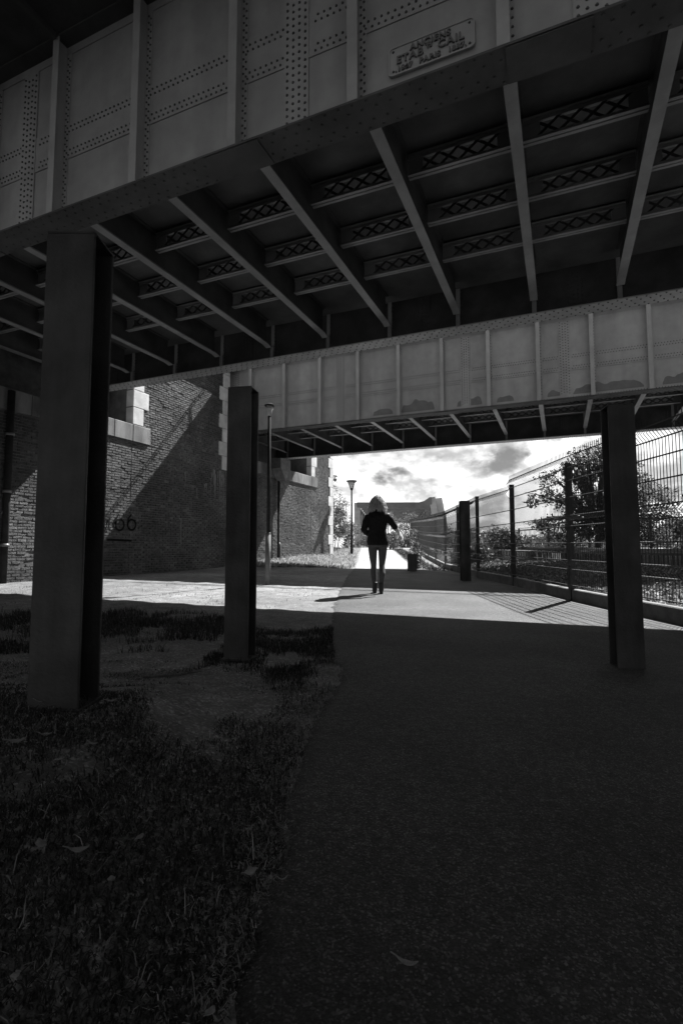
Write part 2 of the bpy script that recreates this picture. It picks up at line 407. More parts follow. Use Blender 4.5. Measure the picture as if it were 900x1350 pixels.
B1 = bridge('railway_bridge', 'riveted steel railway bridge overhead, nearest, with the maker plate on its girder', 4.645, 10.25, 5.24, 1.103, SPL, 5.52, True)
B2 = bridge('railway_bridge', 'second riveted steel railway bridge beyond the sunlit strip, patches painted on its girder', 16.225, 21.6, 5.19, .971, [s-.13 for s in SPL], 5.47, False)

def shade_structures():
    """unseen bridge and wall added to hold the foreground in shade"""
    bridge('railway_bridge', 'plain unseen railway bridge added behind the viewer to shade the foreground', -6.2, 1.6, 5.24, 1.103, [.38], 5.52, False, False)  # not seen, added only to keep skylight off the foreground
    w = thing('added_shade_abutment', 'plain unseen abutment wall added beyond the track on the right to shade the foreground', 'abutment')  # added out of view to cut light from the right
    MB().box(11.8, 14, -9, 25, -.5, 7.7).build('wall', M_mortar, w)
    # cantilevered walkway along the first bridge's near girder, widened to shade its web
    MB().box(G0, G1, 3.1, 4.70, 7.803, 7.87).build('walkway_plate', M_soot_shade, B1)
    bk = MB().box(-.03, .03, 3.15, 4.43, 7.72, 7.813).mesh('walkway_bracket', M_soot_shade)
    for k in range(-4, 10): link('walkway_bracket', bk, B1, (1.103-S*k, 0, 0))
shade_structures()
def maker_plate():
    L = .85; H = .305; r = .045
    def rr(w, h, r):
        out = []
        for cx, cz, a0 in ((w/2-r, h/2-r, 0), (-w/2+r, h/2-r, 90), (-w/2+r, -h/2+r, 180), (w/2-r, -h/2+r, 270)):
            for k in range(5):
                a = math.radians(a0+k*22.5); out.append((cx+r*math.cos(a), cz+r*math.sin(a)))
        return out
    m = MB(); o1 = rr(L, H, r); o2 = rr(L-.03, H-.03, r-.012); n = len(o1)
    vs = [(x, 0, z) for x, z in o1] + [(x, -.03, z) for x, z in o1] + [(x, -.03, z) for x, z in o2] + [(x, -.022, z) for x, z in o2]
    fs = []
    for a in range(3):
        for k in range(n): fs.append((a*n+k, a*n+(k+1) % n, (a+1)*n+(k+1) % n, (a+1)*n+k))
    fs.append(tuple(3*n+k for k in range(n))[::-1])
    m.add(vs, fs)
    p = m.build('maker_plate', M_steel2, B1, loc=(-1.03, 4.645-.0135, 5.67))
    for x, z in ((-.375, .105), (.375, .105), (-.375, -.105), (.375, -.105)):
        q = MB().rivet((x, -.022, z), (0, -1, 0), .014, .01); q.build('plate_screw', M_rivet, p)
    dg = bpy.context.evaluated_depsgraph_get
    for txt, x, z, size in (('ANCIENS', 0, .052, .088), ('ETAB', -.205, -.040, .108), ('TS', -.012, .008, .05), ('CAIL', .20, -.040, .108), ('.1867', -.265, -.124, .070), ('PARIS', -.005, -.124, .076), ('1887.', .258, -.124, .070)):
        c = bpy.data.curves.new('lettering', 'FONT'); c.body = txt; c.size = size; c.align_x = 'CENTER'; c.extrude = .012; c.offset = .0028; c.space_character = 1.14
        tmp = bpy.data.objects.new('t', c); COL.objects.link(tmp)
        me = bpy.data.meshes.new_from_object(tmp.evaluated_get(dg())); COL.objects.unlink(tmp)
        me.materials.clear(); me.materials.append(M_letter)
        o = link('lettering', me, p, (x, -.026, z)); o.rotation_euler = (pi/2, 0, 0); o.scale = (1.0, 1, 1)
maker_plate()
def cover_patches():                                   # dark paint rolled over old graffiti low on the second girder
    for (x0, x1, h) in ((-5.75, -5.05, .22), (-4.75, -3.65, .42), (-2.92, -2.15, .32), (-1.70, -1.2, .22), (-.25, .35, .18), (.45, 2.25, .30), (2.7, 4.0, .35)):
        n = 22; vs = []; seed = x0*7
        for k in range(n+1):
            x = x0+(x1-x0)*k/n; e = min(1, 4*k/n*(1-k/n)+.001)**.28
            vs.append((x, 0, 5.34)); vs.append((x, 0, 5.345 + h*e*(.8+.5*mnoise.noise((x*4.2, seed, 0))) + .03*mnoise.noise((x*23, seed, 2))))
        m = MB().add(vs, [(2*k, 2*k+2, 2*k+3, 2*k+1) for k in range(n)])
        m.build('overpainted_patch', M_overpaint, B2, loc=(0, 16.225-.0275, 0))
cover_patches()

# ------------------------------------------------------------------ brick abutments
UX = -11.46
BR_L, BR_H, J = .215, .060, .012
BRICK_MESHES = []
for q in range(6):
    j = lambda: random.uniform(-.004, .004)
    vs = [(-.03, -BR_L/2+j(), -BR_H/2+j()*.5), (-.03, BR_L/2+j(), -BR_H/2+j()*.5), (-.03, BR_L/2+j(), BR_H/2+j()*.5), (-.03, -BR_L/2+j(), BR_H/2+j()*.5)]
    e = .006
    vs += [(j()*.9, -BR_L/2+e, -BR_H/2+e), (j()*.9, BR_L/2-e, -BR_H/2+e), (j()*.9, BR_L/2-e, BR_H/2-e), (j()*.9, -BR_L/2+e, BR_H/2-e)]
    fs = [(4, 5, 6, 7), (0, 1, 5, 4), (1, 2, 6, 5), (2, 3, 7, 6), (3, 0, 4, 7)]
    BRICK_MESHES.append((vs, fs))
BRICK_DATA = []
for vs, fs in BRICK_MESHES:
    me = bpy.data.meshes.new('brick'); me.from_pydata(vs, [], fs); me.materials.append(M_brick); me.update(); BRICK_DATA.append(me)
def courses(y0, y1, z0, z1):
    z = z0+BR_H/2; r = 0
    while z < z1:
        y = y0 + (BR_L/2 if r % 2 else 0) * 1.0
        if r % 2: yield y0+BR_L/4-.003, z, .48
        while y + BR_L < y1+.02:
            yield y+BR_L/2, z, 1.0
            y += BR_L+J
        if y1-y > .05: yield (y+y1)/2, z, (y1-y-.006)/BR_L
        z += BR_H+J; r += 1
def view_px(x, y, z):
    X, Y, Z = CG*x+SG*y, -SG*x+CG*y, z-.8
    d = Y*math.cos(.0733)+Z*math.sin(.0733); v = -Y*math.sin(.0733)+Z*math.cos(.0733)
    return 450+675.5*X/d, 675-675.5*v/d, d
def bricks_on(areas, holes, want, host, ux):
    items = []
    for a in areas:
        for (y, z, s) in courses(*a):
            if any(h[0] < y < h[1] and h[2] < z < h[3] for h in holes): continue
            items.append((y, z, s))
    vis = []
    for i, (y, z, s) in enumerate(items):
        px, py, d = view_px(ux, y, z)
        if want and s == 1.0 and ((3 < px < 45 and py > 560) or (150 < px < 294 and 500 < py)): vis.append((d, i))
    vis.sort(); pick = {i for _, i in vis[:want]}
    m = MB()
    for i, (y, z, s) in enumerate(items):
        k = random.randrange(6)
        dx = random.uniform(-.007, .008) - (.02 if random.random() < .03 else 0)
        if i in pick:
            o = link('brick', BRICK_DATA[k], host, (ux+.012+dx, y, z)); o.scale = (1, s, 1)
        else:
            vs, fs = BRICK_MESHES[k]; m.add([(ux+.012+dx+a, y+b*s, z+c) for a, b, c in vs], fs)
    o = m.build('brickwork', M_brick, host); o['kind'] = 'stuff'
def quoins(host, ux, yedge, sgn, z0, z1, hh=.52, wl=.62, ws=.42):
    z = z0; k = 0
    while z < z1-.1:
        w = wl if k % 2 else ws; h = min(hh, z1-z)
        a, b = (yedge, yedge+sgn*w) if sgn > 0 else (yedge-w, yedge)
        MB().box(ux-.25, ux+.035, a, b, z+.006, z+h-.006).build('quoin_stone', M_stone, host, bevel=.012)
        z += h; k += 1
def abutment(label, yA, yB, yC, zs, ztop, zg0, want, near):
    """low bearing wall yA..yB with a stone shelf, taller pilaster yB..yC with quoins"""
    t = thing('brick_abutment', label, 'bridge abutment', (0, 0, 0))
    m = MB().box(UX-2.5, UX-.0, yA, yB, zg0, zs-.5).box(UX-2.5, UX-.001, yB+.001, yC, zg0, ztop).box(UX-2.5, UX-1.2, yA, yB, zs, ztop-.4)
    m.build('wall_core', M_mortar, t)
    # stone shelf in blocks
    y = yA
    while y < yB-.05:
        e = min(yB+.0, y+1.22)
        MB().box(UX-1.2, UX+.06, y+.004, e-.004, zs-.5+.003, zs).build('shelf_stone', M_ledge, t, bevel=.012); y = e
    MB().box(UX-.3, UX+.061, yB+.004, yB+.70, zs-.497, zs+.0).build('shelf_stone', M_ledge, t, bevel=.012)
    areas = [(yA, yB, zg0+.1, zs-.51), (yB+.02, yC-.02, zg0+.1, zs-.51), (yB+.02, yC-.02, zs-.51+.014, ztop-.42)]
    holes = [(yB-.02, yB+.72, zs-.55, zs+.03)]
    ch = 2.3
    for k in range(20):
        w = .62 if k % 2 else .42; holes.append((yB-.01, yB+w, zs+.02+k*.52, zs+.02+(k+1)*.52))
        w = .62 if k % 2 else .42; holes.append((yC-w, yC+.1, near+k*.52, near+(k+1)*.52))
    bricks_on(areas, holes, want, t, UX)
    quoins(t, UX, yB, 1, zs+.02, ztop-.42); quoins(t, UX, yC, -1, near, ztop-.42)
    MB().box(UX-2.6, UX+.30, yB-.06, yC+.06, ztop-.42, ztop-.12).build('cornice', M_ledge, t, bevel=.015)
    MB().box(UX-2.6, UX+.05, yB-.02, yC+.02, ztop-.118, ztop+.3).build('parapet', M_stone, t, bevel=.015)
    return t
A1 = abutment('dark brick abutment beside the first bridge, painted numerals low on its face', -9, 11.2, 15.95, 4.46, 8.0, -.2, 300, 3.75)
A2 = abutment('farther brick abutment under the second bridge with pale corner stones and a rainwater hopper', 15.96, 22.9, 25.6, 4.46, 8.0, -.2, 0, .55)
def wall_marks():
    dg = bpy.context.evaluated_depsgraph_get
    t = MB()                                           # sprayed numerals and a line under them
    def ring(cy, cz, r, a0, a1, w=.027, rz=1.0):
        n = 24; o = len(t.v)
        for k in range(n+1):
            a = math.radians(a0+(a1-a0)*k/n)
            for rr in (r-w, r+w): t.v.append((0, cy+rr*math.cos(a), cz+rr*rz*math.sin(a)))
        for k in range(n): t.f.append((o+2*k, o+2*k+1, o+2*k+3, o+2*k+2))
    def stroke(pts, w=.027):
        o = len(t.v)
        for k, (y, z) in enumerate(pts):
            a = Vector(pts[min(k+1, len(pts)-1)])-Vector(pts[max(k-1, 0)]); a.normalize()
            t.v.append((0, y-a.y*w, z+a.x*w)); t.v.append((0, y+a.y*w, z-a.x*w))
        for k in range(len(pts)-1): t.f.append((o+2*k, o+2*k+1, o+2*k+3, o+2*k+2))
    ring(10.84, 1.50, .155, 0, 360); stroke([(10.69, 1.50), (10.70, 1.66), (10.80, 1.80)])
    ring(11.28, 1.52, .15, 0, 360); stroke([(11.13, 1.52), (11.15, 1.70), (11.26, 1.82)])
    stroke([(10.47, 1.68), (10.46, 1.5), (10.44, 1.35)])
    stroke([(10.42, 1.075), (11.3, 1.06)], .03)
    o = t.build('painted_numerals', M_paintmark, A1, loc=(UX+.028, 0, 0))
    R = random.Random(5)
    for q in range(22):
        y = 14.95+.75*R.random() if q < 15 else 13.2+1.8*R.random(); z1 = 3.72-.2*R.random() if q < 15 else 2.6*R.random()+.9; z0 = z1-R.uniform(.3, 1.4); w = R.uniform(.025, .09)
        m = MB(); n = 14; vs = []
        for k in range(n+1):
            z = z1+(z0-z1)*k/n; ww = w*(1-.85*k/n)*(.8+.7*mnoise.noise((z*7, y*9, 0))); c = y+.03*mnoise.noise((z*3, y*5, 3))
            vs += [(0, c-ww/2, z), (0, c+ww/2, z)]
        m.add(vs, [(2*k, 2*k+1, 2*k+3, 2*k+2) for k in range(n)])
        m.build('lime_stain', M_lime, A1, loc=(UX+.0255+.0004*q, 0, 0))
wall_marks()
def drain_hopper():
    t = thing('rainwater_hopper', 'grey pointed rainwater hopper with a thin downpipe on the far abutment', 'hopper', (UX+.06, 19.5, 0))
    h = MB(); w = .48
    ring = [(-w, 4.75), (w, 4.75), (w, 4.28), (0, 3.75), (-w, 4.28)]
    vs = [(0.005, y, z) for y, z in ring] + [(.42, y*.9, z) for y, z in ring[:2]] + [(.42, y*.9, z+.05) for y, z in ring[2:]]
    h.add(vs, [(0,1,2,3,4), (9,8,7,6,5)] + [(k, 5+k, 5+(k+1) % 5, (k+1) % 5) for k in range(5)])
    h.build('hopper_head', M_conc, t)
    MB().tube([(.08, 0, 3.9), (.08, 0, 1.05), (.08, 0, .35)], .05, 8).build('downpipe', M_black, t, True)
    MB().tube([(.08, .06, 1.1), (.10, .12, .95), (.10, .12, .6), (.10, .2, .35), (.1, .4, .3)], .045, 8).build('pipe_elbow', M_pole, t, True)
drain_hopper()
def drain_pipe():
    t = thing('drainpipe', 'tall dark drainpipe on the brick wall at the left edge', 'drainpipe', (UX+.09, 7.56, 0))
    MB().tube([(0, 0, -.05), (0, 0, 4.4)], .075, 10).build('pipe', M_black, t, True)
    for z in (.9, 2.1, 3.4): MB().tube([(0, 0, z-.03), (0, 0, z+.03)], .095, 10).build('bracket', M_pole, t, True)
drain_pipe()

# ------------------------------------------------------------------ rusty steel marker posts
def totem(label, X, Y, h, w, rz, z0=None, name='steel_marker_post', grp='weathered steel posts beside the path'):
    z = float(zg(X, Y)) if z0 is None else z0
    t = thing(name, label, 'post', W(X, Y, z), YAW+rz, grp)
    d = w*.92
    f = .016                                        # sides hollowed out to make them dark: two flanges, web set back between
    MB().box(-w/2, w/2, -d/2, -d/2+f, -.15, h).build('flange', M_corten, t, bevel=.003)
    MB().box(-w/2, w/2, d/2-f, d/2, -.15, h).build('flange', M_corten, t, bevel=.003)
    MB().box(-.012, .012, -d/2+f+.001, d/2-f-.001, -.15, h-.002).build('web', M_corten, t)
    MB().box(-w/2+.001, w/2-.001, -d/2+.001, d/2-.001, h+.001, h+.009).build('top_cap', M_corten, t)
    MB().box(-w/2-.012, w/2+.012, -d/2-.012, d/2+.012, -.004, .010).build('base_plate', M_corten, t)
    return t
totem('tall weathered steel post nearest the viewer, standing in the grass on the left', -1.133, 2.15, 1.96, .20, 0, .165)
totem('weathered steel post on bare dirt in front of the slim lamp post', -.725, 3.73, 1.945, .178, math.radians(-11), .03)
totem('weathered steel post on the asphalt beside the mesh fence, on the right', 1.945, 3.56, 1.895, .172, math.radians(-9), -.095)
totem('farthest and smallest tall steel post, against the fence right of the walker', 2.93, 12.2, 1.90, .215, 0, .05)
totem('short dark steel bollard at the right edge of the path ahead of the walker', 2.30, 16.8, .56, .27, 0, None, 'steel_bollard', None)

# ------------------------------------------------------------------ lamps
def lamp_slim():
    X, Y = -1.57, 11.0; z = float(zg(X, Y))
    t = thing('lamp_post', 'slim dark lamp post with a small saucer head, just behind the middle steel post', 'street lamp', W(X, Y, z), YAW)
    MB().tube([(0, 0, -.1), (0, 0, 1.08)], .058, 12).build('base_sleeve', M_conc, t, True)
    MB().tube([(0, 0, 1.081), (0, 0, 1.11)], .06, 12).build('collar', M_fence, t, True)
    MB().tube([(0, 0, 1.111), (0, 0, 3.66)], [.038, .034], 12).build('pole', M_black, t, True)
    MB().tube([(-.045, -.01, 2.05), (-.07, -.02, 2.0)], .02, 6).build('cable_clip', M_pole, t)
    h = link('lamp_head', MB().loft([(0, 0, 3.66, .045, .045), (0, 0, 3.76, .05, .05), (0, 0, 3.80, .07, .07), (0, 0, 3.88, .075, .075)], 14).mesh('lamp_head', M_glass, True), t)
    MB().loft([(0, 0, 3.881, .11, .11), (0, 0, 3.90, .11, .11), (0, 0, 3.94, .05, .05)], 14).build('cap', M_black, h, False)
lamp_slim()
def lamp_far():
    X, Y = .573, 28.7; z = float(zg(X, Y))
    t = thing('street_lamp', 'street lamp with a flared glass head beside the path beyond the bridges', 'street lamp', W(X, Y, z), YAW)
    top = .8+4.0*.97-z
    MB().tube([(0, 0, -.1), (0, 0, .9)], .085, 10).build('base_sleeve', M_black, t, True)
    MB().tube([(0, 0, .9), (0, 0, top-.55)], [.06, .045], 10).build('pole', M_black, t, True)
    h = link('lamp_head', MB().loft([(0, 0, top-.55, .05, .05), (0, 0, top-.47, .10, .10), (0, 0, top-.44, .09, .09)], 12).mesh('lamp_head', M_black, True), t)
    MB().loft([(0, 0, top-.43, .085, .085), (0, 0, top-.06, .25, .25)], 14).build('glass', M_glass, h, True)
    MB().loft([(0, 0, top-.058, .30, .30), (0, 0, top, .29, .29), (0, 0, top+.02, .1, .1)], 14).build('cap', M_black, h)
    for k in range(4):
        a = k*pi/2+.6; MB().tube([(.095*math.cos(a), .095*math.sin(a), top-.45), (.27*math.cos(a), .27*math.sin(a), top-.06)], .012, 5).build('rib', M_black, h)
lamp_far()

# ------------------------------------------------------------------ mesh fence along the path
def mesh_fence():
    pts = [(3.66, 2.6), (3.62, 5.15), (3.54, 7.95), (3.60, 10.80), (3.55, 13.4), (3.68, 16.2), (3.84, 19.0), (4.02, 21.9), (4.2, 24.8), (4.38, 27.7), (4.56, 30.6), (4.74, 33.5), (4.92, 36.4)]
    t = thing('mesh_fence', 'dark welded mesh fence with square posts on a low concrete kerb along the path', 'fence', (0, 0, 0))
    for i, (X, Y) in enumerate(pts):
        z = float(zg(3.5, Y)); h = 2.17-.06 if Y < 14 else 2.05
        if i == 1: continue
        p = link('fence_post', MB().box(-.04, .04, -.04, .04, -.2, h).mesh('fence_post', M_fence), t, W(X, Y, z)); p.rotation_euler = (0, 0, YAW)
        c = MB().box(-.044, .044, -.044, .044, h+.001, h+.016).build('post_cap', M_black, p)
    for i in range(len(pts)-1):
        a, b = Vector(pts[i]), Vector(pts[i+1]); d = b-a; Ln = d.length; ang = math.atan2(d.y, d.x)
        za, zb = float(zg(3.5, a.y)), float(zg(3.5, b.y))
        raised = i in (0, 1, 2)
        base = .22; H = 2.06 if raised else 1.86
        wires = MB(); near = a.y < 14; r = .0042 if near else .0045
        sides = 4 if near else 3
        # profile up the panel: (height, outward offset) with two pressed V folds
        prof = [(.0, 0), (.26, 0), (.33, .055), (.40, 0), (.92, 0), (1.0, .075), (1.08, 0), (H-.24, 0), (H-.15, .07), (H-.06, 0), (H, 0), (H+.03, 0)]
        n = int(Ln/(.055 if near else .07))
        nx, ny = -d.y/Ln, d.x/Ln
        off = .052                                   # mesh hangs on the path side of the posts
        for k in range(n+1):
            s = (k+.5)/(n+1); X, Y = a.x+d.x*s, a.y+d.y*s; z = za+(zb-za)*s+base
            wires.tube([W(X+nx*(off+o), Y+ny*(off+o), z+hh) for hh, o in prof], r, sides, False)
        hw = MB()
        for hh, o in [(.02, 0), (.26, 0), (.40, 0), (.66, 0), (.92, 0), (1.08, 0), (1.36, 0), (1.62, 0), (H-.24, 0), (H-.06, 0)]:
            if hh > 1.3 and hh < 1.7 and hh > H-.25: continue
            q = off+o+.007
            hw.tube([W(a.x+nx*q, a.y+ny*q, za+base+hh), W(b.x+nx*q, b.y+ny*q, zb+base+hh)], .0092 if near else .007, 5)
        p = wires.build('mesh_panel', M_fence, t); hw.build('horizontal_wires', M_fence, p)
        k = MB().bar(W(a.x+.02, a.y+.05, za+.045), W(b.x+.02, b.y-.05, zb+.045), .10, .27); k.build('kerb_block', M_conc, t, bevel=.012)
mesh_fence()
def far_fence():
    t = thing('rail_fence', 'thin post and wire fence beyond the railway track on the right', 'fence', (0, 0, 0))
    pts = [(6.5+.0*k, 9.2+3.9*k) for k in range(-1, 6)]
    base = [(11.2, 14.0+4.6*k) for k in range(-2, 5)]
    prev = None
    for X, Y in base:
        z = float(zg(X, Y)); p = W(X, Y, z)
        link('fence_post', MB().box(-.05, .05, -.05, .05, -.2, 1.35).mesh('fence_post', M_fence), t, p)
        if prev:
            m = MB()
            for h in (.25, .55, .85, 1.15, 1.32): m.tube([prev+Vector((0, 0, h)), p+Vector((0, 0, h))], .012, 4)
            for k in range(1, 34):
                q = prev.lerp(p, k/34); m.tube([q, q+Vector((0, 0, 1.32))], .005, 3, False)
            m.build('mesh_panel', M_fence, t)
        prev = p
far_fence()
def railway():
    t = thing('railway_track', 'railway track on a ballast bed behind the mesh fence', 'railway track', (0, 0, 0))
    for X in (8.3, 9.74):
        m = MB(); z0 = .74
        pts = [W(X, Y, z0+np.interp(Y, [0, 14, 24, 80], [0, 0, .12, .2])) for Y in (-6, 8, 14, 19, 24, 50, 80)]
        for a, b in zip(pts, pts[1:]): m.bar(a, b, .07, .15)
        m.build('rail', M_rail, t)
    sl = MB().box(-1.25, 1.25, -.12, .12, 0, .12).mesh('sleeper', M_conc)
    for k in range(34):
        Y = 3+k*.62; z = float(zg(9, Y)); o = link('sleeper', sl, t, W(9.02, Y, z-.07)); o.rotation_euler = (0, 0, YAW)
    # low barred edge between the slope and the track
    g = thing('track_edge_barrier', 'low dark barred barrier along the near edge of the railway track', 'barrier', (0, 0, 0))
    m = MB()
    for z in (.40, .70):
        m.bar(W(6.92, -4, z), W(6.92, 14, z), .05, .05).bar(W(6.92, 14, z), W(6.92, 60, z+.3), .05, .05)
    m.build('rails', M_fence, g)
    m = MB()
    for k in range(150):
        Y = 1+k*.16; m.box(*sum([[c-.012, c+.012] for c in W(6.92, Y)[:2]], []), .38, .72+max(0, (Y-14)*.0065))
    m.build('bars', M_fence, g)
railway()

# ------------------------------------------------------------------ plants
def leaf_mesh(name, P, Nrm, size, m, aspect=.6):
    """P (n,3) leaf centres, each a folded rhombus of two triangles"""
    n = len(P); a = rng.normal(size=(n, 3)); a -= (a*Nrm).sum(1, keepdims=True)*Nrm; a /= np.linalg.norm(a, axis=1, keepdims=True)
    b = np.cross(Nrm, a); s = size*(.6+.8*rng.random((n, 1)))
    V = np.stack([P-a*s*.5, P+b*s*aspect*.5+Nrm*s*.12, P+a*s*.5, P-b*s*aspect*.5+Nrm*s*.12], 1).reshape(-1, 3)
    i = 4*np.arange(n)[:, None]; F = np.concatenate([i+np.array([[0, 1, 2]]), i+np.array([[0, 2, 3]])], 0)
    return npmesh(name, V, F, m)
def unit(n, up=.3):
    v = rng.normal(size=(n, 3)); v[:, 2] = np.abs(v[:, 2])*.8+up; return v/np.linalg.norm(v, axis=1, keepdims=True)
def plant(name, label, cat, X, Y, blobs, n, size, m, group=None, trunk=None, z=None):
    z = float(zg(X, Y)) if z is None else z
    t = thing(name, label, cat, W(X, Y, z), YAW, group)
    w = np.array([b[3]*b[4]*b[5] for b in blobs])**.67; cnt = np.maximum((n*w/w.sum()).astype(int), 8); P = []
    for (bx, by, bz, rx, ry, rz), c in zip(blobs, cnt):
        nc = max(5, c//22); cc = rng.normal(size=(nc, 3)); cc /= np.linalg.norm(cc, axis=1, keepdims=True); cc *= (.25+.75*rng.random((nc, 1))**.5)
        k = rng.integers(0, nc, c); p = cc[k] + rng.normal(size=(c, 3))*.22
        P.append(p*np.array([rx, ry, rz])+np.array([bx, by, bz]))
    P = np.concatenate(P); P = P[P[:, 2] > .02]
    link('crown' if trunk else 'foliage', leaf_mesh('foliage', P, unit(len(P)), size, m), t)
    tb = MB(); th, tr = trunk or (.3, .03)
    if trunk: tb.tube([(0, 0, -.2), (.04, 0, th*.5), (0, .05, th)], [tr, tr*.8, tr*.6], 8)
    for (bx, by, bz, rx, ry, rz) in blobs:
        s = Vector((0, .05, th*.9)) if trunk else Vector((bx*.5, by*.5, 0)); e = Vector((bx, by, bz+rz*.4))
        mid = s.lerp(e, .55)+Vector((random.uniform(-.1, .1), random.uniform(-.1, .1), .1))
        tb.tube([s, mid, e], [tr*.6, tr*.4, tr*.12], 6)
        for q in range(3):
            e2 = Vector((bx+rx*random.uniform(-.8, .8), by+ry*random.uniform(-.8, .8), bz+rz*random.uniform(-.3, .8))); tb.tube([mid, mid.lerp(e2, .5)+Vector((0, 0, .08)), e2], [tr*.3, tr*.2, tr*.06], 5)
    tb.build('trunk' if trunk else 'stems', M_bark, t, True)
    return t
def blobs(n, rx, ry, h0, h1, br):
    out = []
    for k in range(n):
        a = random.uniform(0, 2*pi); q = math.sqrt(random.random())
        z = random.uniform(h0, h1); f = 1-.55*((z-h0)/(h1-h0+.01))**2
        out.append((rx*q*f*math.cos(a), ry*q*f*math.sin(a), z, br*random.uniform(.7, 1.3), br*random.uniform(.7, 1.3), br*random.uniform(.6, 1.1)))
    return out
# leafy tree behind the fence
plant('leafy_tree', 'leafy tree with loose branches behind the mesh fence and railway track', 'tree', 10.2, 20.5,
      blobs(46, 2.7, 2.0, .5, 3.6, .60)+[(.3, 0, 3.95, .5, .5, .45), (-.9, 0, 3.3, .5, .5, .4), (-2.4, 0, 2.1, .5, .5, .4), (-1.9, .2, 1.2, .7, .6, .4), (2.6, 0, 2.2, .55, .5, .3), (2.9, 0, 1.5, .6, .5, .35)], 14500, .125, M_leaf, trunk=(1.3, .13))
plant('leafy_tree', 'slender young tree right of the leafy tree, seen through the tall mesh', 'tree', 14.6, 22, blobs(8, 1.2, 1.0, .5, 1.3, .42), 1500, .14, M_leaf, trunk=(1.0, .08))
# bushes along the track
for (X, Y, rx, h, n, lab) in ((5.6, 21.0, 1.3, .55, 2600, 'low sunlit bush behind the third fence panel'), (7.6, 24.0, 1.6, .75, 2600, 'spreading sunlit bush at the foot of the leafy tree'),
                             (6.9, 30.0, 1.7, 1.5, 2200, 'rounded bush on the bank left of the leafy tree'), (9.6, 32.0, 2.0, 1.1, 2000, 'low dark bush on the bank under the leafy tree'),
                             (13.2, 30.0, 2.2, .7, 1400, 'bush under the crown on the right of the leafy tree'), (17.5, 28.0, 2.0, .7, 1200, 'bush at the right edge behind the wire fence'),
                             (4.6, 30.0, .5, 1.2, 900, 'narrow shrub growing against the far end of the mesh fence')):
    plant('bush', lab, 'bush', X, Y, blobs(11, rx, rx*.6, .1*h, h, .33+.12*h), n, .13, M_leafb)
# left bank beyond the wall and hedge at the end of the path
for (X, Y, rx, h, n, lab) in ((-.55, 33.0, 1.0, 3.3, 3200, 'tall bush beside the street lamp beyond the wall'), (-1.3, 36.0, 1.3, 4.6, 2600, 'tree like shrub behind the wall corner'),
                             (.35, 37.0, .9, 1.9, 1800, 'sunlit bush behind the street lamp'), (1.6, 46.0, 1.6, 2.2, 2200, 'dark bush closing the path left of the walker'),
                             (3.6, 47.0, 1.5, 2.7, 2400, 'dark bush closing the path behind the walker'), (7.6, 48.0, 1.5, 3.0, 2000, 'dark bush at the fence end under the truss bridge'), (5.8, 47.0, 1.6, 2.9, 2400, 'dark bush right of the walker under the truss bridge'),
                             (3.5, 35.5, .5, 2.6, 1200, 'slim light shrub right of the walker beside the path'), (3.75, 26.0, .35, .75, 500, 'small weed clump at the path edge by the bollard'),
                             (2.75, 18.6, .16, .62, 260, 'bright leafy weed standing behind the bollard')):
    plant('bush', lab, 'bush', X, Y, blobs(10, rx, rx*.8, .1*h, h, .22*rx+.12*h), n, .12 if Y > 30 else .07, M_leaf if Y > 40 else M_leafb)
plant('bush', 'small weed tuft at the foot of the brick wall on the left', 'bush', -8.35, 10.35, blobs(6, .35, .2, .03, .22, .12), 420, .06, M_leafb)
plant('tree_branch_shrub', 'leaf spray sticking out past the far wall corner', 'shrub', -1.35, 29.5, [(.92, 0, 4.1, .22, .2, .16), (1.0, 0, 4.35, .12, .1, .1)], 120, .1, M_leaf, trunk=(3.6, .04))
def far_wood():
    n = 16000; X = np.concatenate([rng.uniform(-150, -6, n//2), rng.uniform(5, 190, n//2)]); Y = rng.uniform(125, 150, n)
    h = (3.6+2.2*np.sin(X*.07)+1.4*np.sin(X*.21+2)+.8*np.sin(X*.6))*np.where(X > 5, np.interp(X, [5, 35, 60], [.9, .75, 1]), 1)
    P = np.stack([CG*X-SG*Y, SG*X+CG*Y, .9+h*rng.random(n)**.8], -1)
    o = link('far_wood', leaf_mesh('far_wood', P, unit(n), 1.6, M_leaf)); tag(o, 'low dark line of trees along the horizon', kind='stuff')
far_wood()

def ground_cover():
    n = 19000; X = rng.uniform(3.72, 6.88, n); Y = 3.0+17*rng.random(n)**1.4
    z = zg(X, Y)+rng.random(n)*.10+.02
    P = np.stack([CG*X-SG*Y, SG*X+CG*Y, z], -1); nr = unit(n, .5)
    o = link('ground_cover', leaf_mesh('ground_cover', P, nr, .062, M_ivy, .8)); tag(o, 'low leafy ground cover on the slope behind the fence', kind='stuff')
ground_cover()

